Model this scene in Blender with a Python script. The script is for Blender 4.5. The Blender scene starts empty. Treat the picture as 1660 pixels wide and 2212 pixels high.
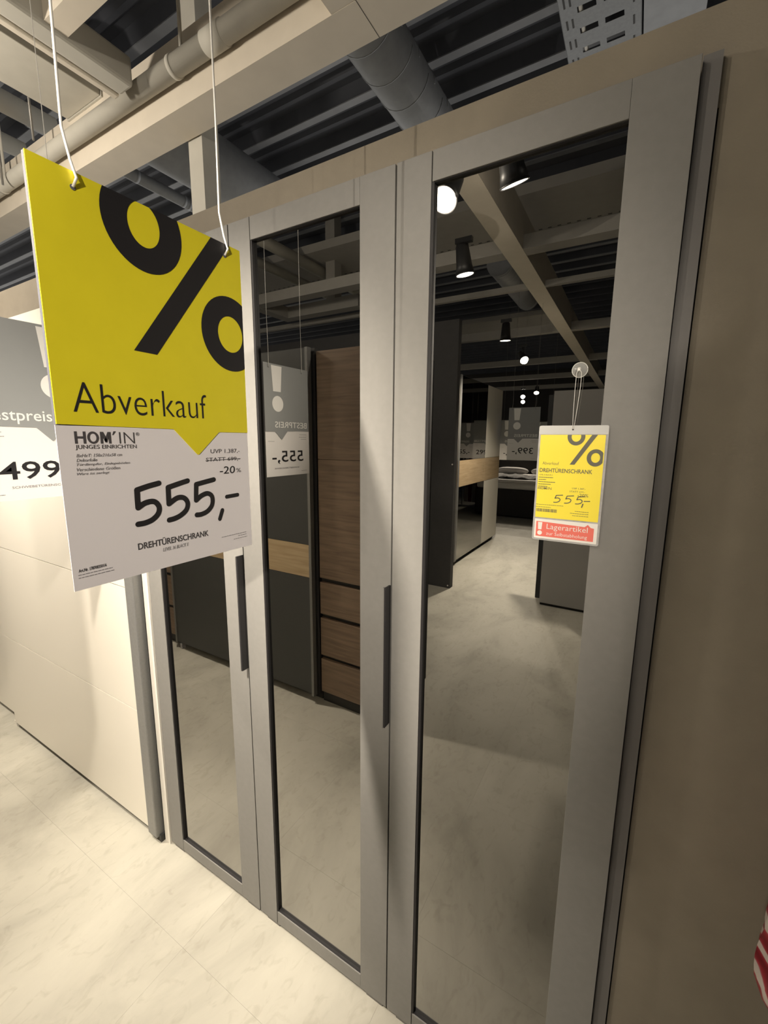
import bpy, bmesh, math, random
from mathutils import Vector, Matrix
random.seed(7)
PI = math.pi
scene = bpy.context.scene
COL = scene.collection

# ------------------------------------------------------------------ camera
CAM_LOC = Vector((1.4686, -0.8370, 1.6137))
YAW, PITCH, ROLL, FPX = 0.52985, -0.16905, 0.008736, 919.03
fwd = Vector((-math.sin(YAW) * math.cos(PITCH), math.cos(YAW) * math.cos(PITCH), math.sin(PITCH)))
rgt = Vector((math.cos(YAW), math.sin(YAW), 0.0))
upv = rgt.cross(fwd)
r2 = rgt * math.cos(ROLL) + upv * math.sin(ROLL)
u2 = upv * math.cos(ROLL) - rgt * math.sin(ROLL)
cam_data = bpy.data.cameras.new('camera')
cam = bpy.data.objects.new('camera', cam_data)
COL.objects.link(cam)
m3 = Matrix((r2, u2, -fwd)).transposed()
cam.matrix_world = Matrix.Translation(CAM_LOC) @ m3.to_4x4()
cam_data.sensor_fit = 'HORIZONTAL'
cam_data.sensor_width = 36.0
cam_data.lens = 36.0 * FPX / 1660.0
cam_data.clip_start = 0.02
cam_data.clip_end = 80
scene.camera = cam

# ------------------------------------------------------------------ world, exposure
world = bpy.data.worlds.new('hall_ambient')
scene.world = world
world.use_nodes = True
world.node_tree.nodes['Background'].inputs[0].default_value = (1.0, 0.95, 0.88, 1)
world.node_tree.nodes['Background'].inputs[1].default_value = 0.6
scene.view_settings.view_transform = 'Standard'
scene.view_settings.look = 'None'
scene.view_settings.gamma = 1.0
scene.view_settings.use_curve_mapping = False
scene.view_settings.exposure = 0.45
scene.cycles.use_denoising = True
scene.cycles.max_bounces = 12
scene.cycles.glossy_bounces = 8
LAMP_WARM = (1.0, 0.895, 0.755)

# ------------------------------------------------------------------ materials
def new_mat(name):
    m = bpy.data.materials.new(name)
    m.use_nodes = True
    nt = m.node_tree
    return m, nt, nt.nodes['Principled BSDF']

def plain(name, col, rough=0.5, metal=0.0, spec=0.5, noise=0.0, nscale=40.0, bump=0.0, bscale=200.0, alpha=1.0, trans=0.0):
    m, nt, b = new_mat(name)
    b.inputs['Base Color'].default_value = (*col, 1)
    b.inputs['Roughness'].default_value = rough
    b.inputs['Metallic'].default_value = metal
    b.inputs['Specular IOR Level'].default_value = spec
    if trans:
        b.inputs['Transmission Weight'].default_value = trans
    if alpha < 1:
        b.inputs['Alpha'].default_value = alpha
    if noise or bump:
        g = nt.nodes.new('ShaderNodeNewGeometry')
    if noise:
        n = nt.nodes.new('ShaderNodeTexNoise')
        n.inputs['Scale'].default_value = nscale
        n.inputs['Detail'].default_value = 4
        nt.links.new(g.outputs['Position'], n.inputs['Vector'])
        r = nt.nodes.new('ShaderNodeValToRGB')
        r.color_ramp.elements[0].position = 0.3
        r.color_ramp.elements[1].position = 0.7
        r.color_ramp.elements[0].color = (*[c * (1 - noise) for c in col], 1)
        r.color_ramp.elements[1].color = (*[min(1, c * (1 + noise)) for c in col], 1)
        nt.links.new(n.outputs['Fac'], r.inputs['Fac'])
        nt.links.new(r.outputs['Color'], b.inputs['Base Color'])
    if bump:
        n2 = nt.nodes.new('ShaderNodeTexNoise')
        n2.inputs['Scale'].default_value = bscale
        n2.inputs['Detail'].default_value = 3
        nt.links.new(g.outputs['Position'], n2.inputs['Vector'])
        bp = nt.nodes.new('ShaderNodeBump')
        bp.inputs['Strength'].default_value = bump
        bp.inputs['Distance'].default_value = 0.002
        nt.links.new(n2.outputs['Fac'], bp.inputs['Height'])
        nt.links.new(bp.outputs['Normal'], b.inputs['Normal'])
    return m

def emit(name, col, strength):
    m, nt, b = new_mat(name)
    b.inputs['Base Color'].default_value = (*col, 1)
    b.inputs['Emission Color'].default_value = (*col, 1)
    b.inputs['Emission Strength'].default_value = strength
    return m

def wood_mat(name, c1, c2, axis='x', scale=6.0, rough=0.55):
    m, nt, b = new_mat(name)
    g = nt.nodes.new('ShaderNodeNewGeometry')
    mp = nt.nodes.new('ShaderNodeMapping')
    s = {'x': (0.6, 9, 9), 'y': (9, 0.6, 9), 'z': (9, 9, 0.6)}[axis]
    mp.inputs['Scale'].default_value = s
    n = nt.nodes.new('ShaderNodeTexNoise')
    n.inputs['Scale'].default_value = scale
    n.inputs['Detail'].default_value = 8
    n.inputs['Distortion'].default_value = 0.6
    r = nt.nodes.new('ShaderNodeValToRGB')
    r.color_ramp.elements[0].position = 0.32
    r.color_ramp.elements[1].position = 0.68
    r.color_ramp.elements[0].color = (*c1, 1)
    r.color_ramp.elements[1].color = (*c2, 1)
    nt.links.new(g.outputs['Position'], mp.inputs['Vector'])
    nt.links.new(mp.outputs['Vector'], n.inputs['Vector'])
    nt.links.new(n.outputs['Fac'], r.inputs['Fac'])
    nt.links.new(r.outputs['Color'], b.inputs['Base Color'])
    b.inputs['Roughness'].default_value = rough
    return m

def floor_mat():
    m, nt, b = new_mat('concrete_vinyl')
    g = nt.nodes.new('ShaderNodeNewGeometry')
    oi = nt.nodes.new('ShaderNodeObjectInfo')
    # shift the pattern from tile to tile
    sc = nt.nodes.new('ShaderNodeVectorMath'); sc.operation = 'SCALE'
    cmb = nt.nodes.new('ShaderNodeCombineXYZ')
    nt.links.new(oi.outputs['Random'], cmb.inputs[0]); nt.links.new(oi.outputs['Random'], cmb.inputs[1])
    nt.links.new(cmb.outputs[0], sc.inputs[0]); sc.inputs['Scale'].default_value = 0.05
    ad = nt.nodes.new('ShaderNodeVectorMath'); ad.operation = 'ADD'
    nt.links.new(g.outputs['Position'], ad.inputs[0]); nt.links.new(sc.outputs[0], ad.inputs[1])
    mp = nt.nodes.new('ShaderNodeMapping')
    mp.inputs['Rotation'].default_value = (0, 0, 0.25)
    mp.inputs['Scale'].default_value = (1.0, 0.55, 1.0)
    nt.links.new(ad.outputs[0], mp.inputs['Vector'])
    n1 = nt.nodes.new('ShaderNodeTexNoise'); n1.inputs['Scale'].default_value = 2.2; n1.inputs['Detail'].default_value = 9; n1.inputs['Roughness'].default_value = 0.62
    n1.inputs['Distortion'].default_value = 0.7
    n2 = nt.nodes.new('ShaderNodeTexNoise'); n2.inputs['Scale'].default_value = 26; n2.inputs['Detail'].default_value = 6
    n2.inputs['Distortion'].default_value = 1.2
    for n in (n1, n2): nt.links.new(mp.outputs['Vector'], n.inputs['Vector'])
    r1 = nt.nodes.new('ShaderNodeValToRGB')
    e = r1.color_ramp.elements
    e[0].position = 0.28; e[0].color = (0.33, 0.312, 0.262, 1)
    e[1].position = 0.74; e[1].color = (0.555, 0.530, 0.450, 1)
    k = e.new(0.5); k.color = (0.47, 0.448, 0.378, 1)
    r2_ = nt.nodes.new('ShaderNodeValToRGB')
    e2 = r2_.color_ramp.elements
    e2[0].position = 0.30; e2[0].color = (0.85, 0.84, 0.82, 1)
    e2[1].position = 0.46; e2[1].color = (1, 1, 1, 1)
    nt.links.new(n1.outputs['Fac'], r1.inputs['Fac']); nt.links.new(n2.outputs['Fac'], r2_.inputs['Fac'])
    mx = nt.nodes.new('ShaderNodeMix'); mx.data_type = 'RGBA'; mx.blend_type = 'MULTIPLY'; mx.inputs['Factor'].default_value = 0.75
    nt.links.new(r1.outputs['Color'], mx.inputs['A']); nt.links.new(r2_.outputs['Color'], mx.inputs['B'])
    nt.links.new(mx.outputs['Result'], b.inputs['Base Color'])
    b.inputs['Roughness'].default_value = 0.62
    b.inputs['Specular IOR Level'].default_value = 0.3
    bp = nt.nodes.new('ShaderNodeBump'); bp.inputs['Strength'].default_value = 0.15; bp.inputs['Distance'].default_value = 0.001
    nt.links.new(n2.outputs['Fac'], bp.inputs['Height']); nt.links.new(bp.outputs['Normal'], b.inputs['Normal'])
    return m

def stripe_mat():
    m, nt, b = new_mat('red_white_stripes')
    tc = nt.nodes.new('ShaderNodeTexCoord')
    mp = nt.nodes.new('ShaderNodeMapping'); mp.inputs['Rotation'].default_value = (0.5, 0.75, 0.4)
    w = nt.nodes.new('ShaderNodeTexWave'); w.inputs['Scale'].default_value = 9; w.inputs['Distortion'].default_value = 6.0
    w.inputs['Detail'].default_value = 2
    r = nt.nodes.new('ShaderNodeValToRGB'); r.color_ramp.interpolation = 'LINEAR'
    e = r.color_ramp.elements
    e[0].position = 0.0; e[0].color = (0.22, 0.01, 0.02, 1)
    e[1].position = 0.80; e[1].color = (0.75, 0.66, 0.6, 1)
    k = e.new(0.55); k.color = (0.42, 0.03, 0.05, 1)
    k = e.new(0.7); k.color = (0.5, 0.12, 0.14, 1)
    nt.links.new(tc.outputs['Object'], mp.inputs['Vector']); nt.links.new(mp.outputs['Vector'], w.inputs['Vector'])
    nt.links.new(w.outputs['Fac'], r.inputs['Fac']); nt.links.new(r.outputs['Color'], b.inputs['Base Color'])
    b.inputs['Roughness'].default_value = 0.3
    return m

M = {
    'floor': floor_mat(),
    'wall': plain('tan_wall_paint', (0.255, 0.222, 0.170), 0.85, noise=0.05, nscale=15, bump=0.2, bscale=260),
    'door_grey': plain('graphite_foil', (0.215, 0.209, 0.196), 0.5, spec=0.3, noise=0.03, nscale=60, bump=0.06, bscale=600),
    'carcass': plain('graphite_board', (0.16, 0.152, 0.145), 0.55),
    'mirror': plain('grey_mirror', (0.37, 0.365, 0.35), 0.0, metal=1.0),
    'black': plain('black_gasket', (0.008, 0.007, 0.008), 0.6),
    'handle': plain('handle_anthracite', (0.19, 0.185, 0.175), 0.4),
    'handle_dark': plain('handle_black', (0.02, 0.019, 0.021), 0.45),
    'white': plain('white_laminate', (0.80, 0.76, 0.67), 0.35, spec=0.4),
    'white_edge': plain('white_board_edge', (0.80, 0.77, 0.70), 0.5),
    'alu': plain('brushed_aluminium', (0.25, 0.25, 0.245), 0.42, metal=0.35, noise=0.05, nscale=120),
    'joint': plain('dark_joint', (0.03, 0.028, 0.025), 0.8),
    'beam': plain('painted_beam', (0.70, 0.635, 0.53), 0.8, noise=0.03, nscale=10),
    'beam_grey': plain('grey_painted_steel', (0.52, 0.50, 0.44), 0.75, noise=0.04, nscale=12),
    'beam_dimmed': plain('beam_paint_dimmed', (0.33, 0.315, 0.285), 0.8, noise=0.04, nscale=12),  # beam paint darkened so the mirrored ceiling looks dimmer
    'duct': plain('galvanised_duct', (0.34, 0.355, 0.375), 0.5, metal=0.25, noise=0.06, nscale=20),
    'tray': plain('galvanised_tray', (0.27, 0.285, 0.30), 0.5, metal=0.2, noise=0.08, nscale=60),
    'deck': plain('roof_deck_blue_grey', (0.065, 0.070, 0.085), 0.7, noise=0.12, nscale=3),
    'rib_lit': plain('roof_rib_lit', (0.24, 0.25, 0.27), 0.6, noise=0.1, nscale=6),  # lighter copy of the deck colour for the lit rib undersides
    'yellow': plain('yellow_board', (0.70, 0.61, 0.020), 0.45, spec=0.35, noise=0.02, nscale=30),
    'sign_edge': plain('sign_core_grey', (0.11, 0.11, 0.13), 0.6),
    'paper': plain('white_card', (0.72, 0.69, 0.71), 0.45, spec=0.4),
    'paper_warm': plain('white_card_warm', (0.78, 0.76, 0.74), 0.5),
    'ink': plain('black_ink', (0.012, 0.011, 0.013), 0.5),
    'ink_grey': plain('grey_ink', (0.06, 0.055, 0.06), 0.6),
    'ink_soft': plain('soft_grey_ink', (0.22, 0.21, 0.22), 0.6),
    'sign_grey': plain('grey_board', (0.27, 0.28, 0.28), 0.55),
    'sign_print': plain('white_print', (0.80, 0.79, 0.76), 0.5),
    'wire': plain('white_wire', (0.85, 0.83, 0.78), 0.4),
    'wire_grey': plain('steel_wire', (0.25, 0.24, 0.22), 0.4, metal=0.5),
    'tag_yellow': plain('tag_yellow', (0.90, 0.74, 0.06), 0.4),
    'tag_red': plain('tag_red', (0.80, 0.17, 0.13), 0.45),
    'tag_white': plain('tag_white', (0.82, 0.79, 0.74), 0.5),
    'tag_grey': plain('tag_grey_ink', (0.12, 0.115, 0.08), 0.5),
    'tag_sleeve': plain('clear_grey_sleeve', (0.42, 0.41, 0.40), 0.25, noise=0.15, nscale=90),
    'tag_clear': plain('clear_plastic', (0.8, 0.8, 0.78), 0.15, alpha=0.55),
    'anthracite': plain('anthracite_front', (0.070, 0.072, 0.070), 0.45, spec=0.35),
    'oak': wood_mat('oak_band', (0.48, 0.35, 0.20), (0.62, 0.47, 0.29), 'x'),
    'oak_y': wood_mat('oak_band_deep', (0.48, 0.35, 0.20), (0.62, 0.47, 0.29), 'y'),
    'brown_wood': wood_mat('brown_oak_front', (0.19, 0.130, 0.085), (0.29, 0.205, 0.140), 'x'),
    'dark_wall': plain('dark_partition', (0.075, 0.073, 0.072), 0.8, noise=0.05, nscale=20),
    'grey_panel': plain('mid_grey_front', (0.36, 0.345, 0.325), 0.6),
    'dark_edge': plain('dark_edge', (0.03, 0.03, 0.03), 0.6),
    'hall_wall': plain('hall_dark_wall', (0.06, 0.055, 0.05), 0.9),
    'lamp_body': plain('lamp_black', (0.02, 0.02, 0.02), 0.45),
    'lens': emit('lamp_lens', (1.0, 0.93, 0.80), 14.0),
    'window': emit('daylight_pane', (0.10, 0.38, 0.95), 2.2),
    'fabric_dark': plain('dark_upholstery', (0.035, 0.032, 0.03), 0.95, bump=0.3, bscale=400),
    'mattress': plain('white_mattress', (0.78, 0.75, 0.70), 0.9),
    'blanket': plain('grey_blanket', (0.22, 0.21, 0.20), 0.95, noise=0.25, nscale=14),
    'pillow': plain('grey_pillow', (0.45, 0.43, 0.41), 0.95),
    'curtain': plain('dark_red_cloth', (0.20, 0.02, 0.03), 0.9),
    'stripes': stripe_mat(),
}

# ------------------------------------------------------------------ helpers
OFF = {}

def add_box(bm, x0, x1, y0, y1, z0, z1, bev=0.0):
    vs = [bm.verts.new(p) for p in ((x0, y0, z0), (x1, y0, z0), (x1, y1, z0), (x0, y1, z0), (x0, y0, z1), (x1, y0, z1), (x1, y1, z1), (x0, y1, z1))]
    fs = [bm.faces.new([vs[i] for i in f]) for f in ((0, 3, 2, 1), (4, 5, 6, 7), (0, 1, 5, 4), (1, 2, 6, 5), (2, 3, 7, 6), (3, 0, 4, 7))]
    if bev > 0:
        ed = set()
        for f in fs: ed.update(f.edges)
        bmesh.ops.bevel(bm, geom=list(ed), offset=bev, segments=2, affect='EDGES', profile=0.5, clamp_overlap=True)

def add_tube(bm, pts, r, n=10, caps=True):
    pts = [Vector(p) for p in pts]
    rs = r if isinstance(r, (list, tuple)) else [r] * len(pts)
    rings = []
    ref = None
    for i, p in enumerate(pts):
        d = (pts[min(i + 1, len(pts) - 1)] - pts[max(i - 1, 0)]).normalized()
        if ref is None:
            ref = Vector((0, 0, 1)) if abs(d.z) < 0.9 else Vector((1, 0, 0))
        a = d.cross(ref).normalized()
        b = a.cross(d).normalized()
        ref = b
        rings.append([bm.verts.new(p + (a * math.cos(2 * PI * k / n) + b * math.sin(2 * PI * k / n)) * rs[i]) for k in range(n)])
    for i in range(len(rings) - 1):
        for k in range(n):
            bm.faces.new((rings[i][k], rings[i][(k + 1) % n], rings[i + 1][(k + 1) % n], rings[i + 1][k])).smooth = True
    if caps:
        bm.faces.new(list(reversed(rings[0]))); bm.faces.new(rings[-1])

def add_poly_prism(bm, poly, z0, z1):
    """closed polygon in xy, extruded z0..z1"""
    lo = [bm.verts.new((x, y, z0)) for x, y in poly]
    hi = [bm.verts.new((x, y, z1)) for x, y in poly]
    n = len(poly)
    bm.faces.new(list(reversed(lo))); bm.faces.new(hi)
    for i in range(n):
        bm.faces.new((lo[i], lo[(i + 1) % n], hi[(i + 1) % n], hi[i]))

def offset_of(o):
    return OFF.get(o.name, Vector((0, 0, 0))) if o is not None else Vector((0, 0, 0))

def obj(name, bm, mat, parent=None, local=False):
    me = bpy.data.meshes.new(name)
    if parent is not None and not local:
        off = offset_of(parent)
        for v in bm.verts: v.co -= off
    bmesh.ops.recalc_face_normals(bm, faces=bm.faces[:])
    bm.to_mesh(me); bm.free()
    o = bpy.data.objects.new(name, me)
    COL.objects.link(o)
    me.materials.append(mat)
    if parent is not None:
        o.parent = parent
        OFF[o.name] = offset_of(parent)
    return o

def boxo(name, b, mat, parent=None, bev=0.0, local=False):
    bm = bmesh.new(); add_box(bm, *b, bev=bev)
    return obj(name, bm, mat, parent, local)

def tubeo(name, pts, r, mat, parent=None, n=10, local=False):
    bm = bmesh.new(); add_tube(bm, pts, r, n)
    return obj(name, bm, mat, parent, local)

def tag(o, label, cat, group=None):
    o['label'] = label; o['category'] = cat
    if group: o['group'] = group
    return o

def thing(name, label, cat, loc=(0, 0, 0), rot=(0, 0, 0), group=None):
    o = bpy.data.objects.new(name, None)
    COL.objects.link(o)
    o.empty_display_size = 0.1
    o.location = loc; o.rotation_euler = rot
    OFF[o.name] = Vector(loc)
    return tag(o, label, cat, group)

def struct(o):
    o['kind'] = 'structure'
    return o

def one(o, label, cat, group=None):
    """top-level mesh thing: move its origin to its base centre"""
    me = o.data
    xs = [v.co for v in me.vertices]
    c = Vector(((min(v.x for v in xs) + max(v.x for v in xs)) / 2, (min(v.y for v in xs) + max(v.y for v in xs)) / 2, min(v.z for v in xs)))
    for v in me.vertices: v.co -= c
    o.location = c
    OFF[o.name] = c
    return tag(o, label, cat, group)

def text_mesh(s, offset=0.0, shear=0.0, res=3, space=1.0):
    cu = bpy.data.curves.new('lettering', 'FONT')
    cu.body = s; cu.offset = offset; cu.shear = shear; cu.resolution_u = res; cu.space_character = space
    cu.fill_mode = 'FRONT'
    o = bpy.data.objects.new('lettering_tmp', cu)
    COL.objects.link(o)
    dg = bpy.context.evaluated_depsgraph_get()
    me = bpy.data.meshes.new_from_object(o.evaluated_get(dg))
    bpy.data.objects.remove(o); bpy.data.curves.remove(cu)
    return me

def lettering(s, box, z, mat, parent, offset=0.0, shear=0.0, res=3, space=1.0, skew=0.0, name='lettering'):
    """text stretched to fill (u0,u1,v0,v1) on the sign's own face"""
    me = text_mesh(s, offset, shear, res, space)
    xs = [v.co.x for v in me.vertices]; ys = [v.co.y for v in me.vertices]
    x0, x1, y0, y1 = min(xs), max(xs), min(ys), max(ys)
    u0, u1, v0, v1 = box
    for v in me.vertices:
        t = (v.co.x - x0) / (x1 - x0)
        v.co = Vector((u0 + t * (u1 - u0), v0 + (v.co.y - y0) / (y1 - y0) * (v1 - v0) + skew * t, z))
    me.materials.clear(); me.materials.append(mat)
    o = bpy.data.objects.new(name, me); COL.objects.link(o)
    o.parent = parent
    return o

def smooth_pts(pts, n=6):
    if len(pts) < 3: return [Vector(p) for p in pts]
    P = [Vector(p) for p in pts]; out = []
    for i in range(len(P) - 1):
        p0, p1, p2, p3 = P[max(i - 1, 0)], P[i], P[i + 1], P[min(i + 2, len(P) - 1)]
        for k in range(n):
            t = k / n
            out.append(0.5 * ((2 * p1) + (p2 - p0) * t + (2 * p0 - 5 * p1 + 4 * p2 - p3) * t * t + (3 * p1 - p0 - 3 * p2 + p3) * t ** 3))
    out.append(P[-1])
    return out

def add_stroke(bm, pts, w, z, smooth=True):
    P = smooth_pts(pts) if smooth else [Vector(p) for p in pts]
    rows = []
    for i, p in enumerate(P):
        d = (P[min(i + 1, len(P) - 1)] - P[max(i - 1, 0)]).normalized()
        nrm = Vector((-d.y, d.x)) * w / 2
        rows.append((bm.verts.new((p.x + nrm.x, p.y + nrm.y, z)), bm.verts.new((p.x - nrm.x, p.y - nrm.y, z))))
    for a, b in zip(rows, rows[1:]):
        bm.faces.new((a[0], a[1], b[1], b[0]))
    for c in (P[0], P[-1]):
        bm.faces.new([bm.verts.new((c.x + math.cos(2 * PI * k / 12) * w / 2, c.y + math.sin(2 * PI * k / 12) * w / 2, z - 0.00005)) for k in range(12)])

def clip_poly(poly, u0, u1, v0, v1):
    def cut(P, inside, inter):
        out = []
        for i in range(len(P)):
            a, b = P[i - 1], P[i]
            if inside(b):
                if not inside(a): out.append(inter(a, b))
                out.append(b)
            elif inside(a): out.append(inter(a, b))
        return out
    def ix(c):
        return lambda a, b: (c, a[1] + (b[1] - a[1]) * (c - a[0]) / (b[0] - a[0]))
    def iy(c):
        return lambda a, b: (a[0] + (b[0] - a[0]) * (c - a[1]) / (b[1] - a[1]), c)
    for f, g in ((lambda p: p[0] >= u0, ix(u0)), (lambda p: p[0] <= u1, ix(u1)), (lambda p: p[1] >= v0, iy(v0)), (lambda p: p[1] <= v1, iy(v1))):
        if not poly: return poly
        poly = cut(poly, f, g)
    return poly

def flat_faces(bm, polys, z):
    for P in polys:
        if len(P) >= 3:
            bm.faces.new([bm.verts.new((x, y, z)) for x, y in P])

def ring_polys(cu, cv, ow, oh, iw, ih, box, n=56):
    out = []
    for k in range(n):
        a, b = 2 * PI * k / n, 2 * PI * (k + 1) / n
        q = [(cu + ow * math.cos(a), cv + oh * math.sin(a)), (cu + ow * math.cos(b), cv + oh * math.sin(b)),
             (cu + iw * math.cos(b), cv + ih * math.sin(b)), (cu + iw * math.cos(a), cv + ih * math.sin(a))]
        out.append(clip_poly(q, *box))
    return out

def disc_poly(cu, cv, r, n=40, rv=None):
    rv = rv or r
    return [(cu + r * math.cos(2 * PI * k / n), cv + rv * math.sin(2 * PI * k / n)) for k in range(n)]

# ------------------------------------------------------------------ the setting
# floor: slab with single vinyl tiles laid on it
floor = struct(boxo('floor', (-9, 5, -15, 4, -0.06, -0.003), M['floor']))
TS = 0.61
tile_me = None
for i in range(-8, 4):
    for j in range(-14, 2):
        x0 = 0.362 + i * TS; y0 = -0.20 + j * TS
        if tile_me is None:
            bm = bmesh.new()
            add_box(bm, 0.00018, TS - 0.00018, 0.00018, TS - 0.00018, -0.003, 0.0)
            tile_me = bpy.data.meshes.new('floor_tile'); bmesh.ops.recalc_face_normals(bm, faces=bm.faces[:]); bm.to_mesh(tile_me); bm.free()
            tile_me.materials.append(M['floor'])
        t = bpy.data.objects.new('floor_tile', tile_me)
        COL.objects.link(t); t.parent = floor; t.location = (x0, y0, 0)

# front wall: panel frame around the built-in wardrobes
struct(boxo('wall_header', (-8, 1.527, 0.03, 0.11, 2.10, 2.235), M['wall']))
struct(boxo('wall_front', (1.527, 4.5, 0.03, 0.11, 0.0, 2.235), M['wall']))
# partition beyond the opposite row, with two screw heads
wp = struct(boxo('wall_rear', (-4.5, -0.165, -3.46, -3.38, 0.0, 2.80), M['dark_wall']))
for sx, sz in ((-0.19, 0.03), (-0.185, 1.36)):
    bm = bmesh.new(); add_tube(bm, [(sx, -3.381, sz), (sx, -3.374, sz)], 0.008, 12)
    obj('screw_head', bm, M['tag_white'], wp)
# outer hall walls
struct(boxo('wall_right', (4.6, 4.7, -15, 4, 0, 4.3), M['hall_wall']))
struct(boxo('wall_back', (-9, 5, -15.1, -15.0, 0, 4.3), M['hall_wall']))

# window in the back wall (seen through two mirrors)
win = struct(boxo('window_1', (2.42, 2.78, -15.0, -14.97, 1.60, 2.28), M['dark_edge']))
for k in range(3):
    for q in range(2):
        boxo('window_pane', (2.44 + q * 0.17, 2.44 + q * 0.17 + 0.15, -14.969, -14.962, 1.62 + k * 0.22, 1.62 + k * 0.22 + 0.20), M['window'], win)

# roof deck: trapezoidal sheet, ribs run along x
bm = bmesh.new()
prof = []
y = -15.0
PITCH_Y = 0.335
while y < 4.0:
    prof += [(y, 4.06), (y + 0.10, 4.06), (y + 0.125, 4.035), (y + 0.155, 4.035), (y + 0.18, 4.06), (y + 0.235, 4.06), (y + 0.255, 3.98), (y + 0.315, 3.98), (y + 0.335, 4.06)]
    y += PITCH_Y
prev = None
for (py, pz) in prof:
    cur = (bm.verts.new((-9, py, pz)), bm.verts.new((5, py, pz)))
    if prev: bm.faces.new((prev[0], prev[1], cur[1], cur[0]))
    prev = cur
ceil = struct(obj('ceiling', bm, M['deck']))
y = -15.0
k = 0
while y < 4.0:
    if -6.6 < y < 3.2:
        boxo('deck_rib', (-9, 5, y + 0.257, y + 0.313, 3.972, 3.9795), M['rib_lit'], ceil)
    y += PITCH_Y

# suspended beam grid
bA = struct(boxo('trim_1', (-8, 4.5, 0.508, 0.655, 3.0, 3.26), M['beam']))
bB = struct(boxo('trim_2', (0.462, 0.612, -14.5, 0.507, 3.001, 3.26), M['beam']))
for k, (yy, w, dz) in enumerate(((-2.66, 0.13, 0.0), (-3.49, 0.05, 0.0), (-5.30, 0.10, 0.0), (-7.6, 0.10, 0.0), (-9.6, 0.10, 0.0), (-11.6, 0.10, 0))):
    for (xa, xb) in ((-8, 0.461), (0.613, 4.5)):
        b_ = struct(boxo('trim_%d' % (3 + 2 * k + (xa > 0)), (xa, xb, yy - w / 2, yy + w / 2, 3.002, 3.10 if w > 0.06 else 3.05), M['beam_dimmed']))
boxo('panel_seam', (0.5585, 0.5605, -1.2, 0.655, 2.9995, 3.0006), M['joint'], bB)

# ------------------------------------------------------------------ grey wardrobe with three mirror doors
wd = thing('hinged_wardrobe', 'graphite grey wardrobe with three tall tinted mirror doors and black bar handles', 'wardrobe', (0.75, 0.3, 0))
boxo('side_panel', (0.0, 0.022, 0.021, 0.60, 0.0, 2.0995), M['carcass'], wd)
boxo('side_panel', (1.500, 1.524, 0.016, 0.60, 0.0, 2.166), M['carcass'], wd)
boxo('top_panel', (0.022, 1.500, 0.112, 0.60, 2.136, 2.158), M['carcass'], wd)
boxo('base_panel', (0.022, 1.500, 0.021, 0.60, 0.015, 0.06), M['carcass'], wd)
boxo('back_panel', (0.022, 1.500, 0.585, 0.60, 0.06, 2.136), M['carcass'], wd)
for fx in (0.02, 0.435, 0.53, 0.93, 1.03, 1.43):
    boxo('foot', (fx, fx + 0.055, 0.004, 0.06, 0.0, 0.0135), M['carcass'], wd)
ZB, ZT = 0.014, 2.160
for k in range(3):
    a = 0.5 * k + 0.0018; b = 0.5 * (k + 1) - 0.0018
    d = boxo('door', (a + 0.02, b - 0.02, 0.0135, 0.0195, ZB + 0.004, ZT - 0.004), M['black'], wd)
    s1, s2 = a + 0.0765, b - 0.0865
    boxo('stile', (a, s1, 0.0, 0.0195, ZB, ZT), M['door_grey'], d, bev=0.0006)
    boxo('stile', (s2, b, 0.0, 0.0195, ZB, ZT), M['door_grey'], d, bev=0.0006)
    boxo('rail', (s1 + 0.0022, s2 - 0.0002, 0.0, 0.0195, 2.106, ZT), M['door_grey'], d, bev=0.0006)
    boxo('rail', (s1 + 0.0022, s2 - 0.0002, 0.0, 0.0195, ZB, 0.062), M['door_grey'], d, bev=0.0006)
    mir = boxo('mirror', (s1 + 0.006, s2 - 0.0006, 0.0100, 0.0130, 0.0645, 2.1045), M['mirror'], d)
    mir['label'] = 'grey tinted mirror pane'
    bm = bmesh.new()
    add_box(bm, s1 + 0.0002, s1 + 0.0058, 0.0015, 0.0130, 0.062, 2.106)
    add_box(bm, s1 + 0.006, s2 - 0.0006, 0.0030, 0.0130, 2.1046, 2.106)
    add_box(bm, s1 + 0.006, s2 - 0.0006, 0.0030, 0.0130, 0.062, 0.0644)
    obj('gasket', bm, M['black'], d)
    if k > 0:
        x = 0.5 * k
        h = boxo('handle', (x - 0.0052, x - 0.0012, -0.0235, 0.0, 0.915, 1.275), M['handle_dark'], d, bev=0.0005)
        h['label'] = 'black vertical bar handle'
        boxo('handle_front', (x - 0.0085, x - 0.0052, -0.0250, -0.0190, 0.915, 1.275), M['handle'], d)

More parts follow.
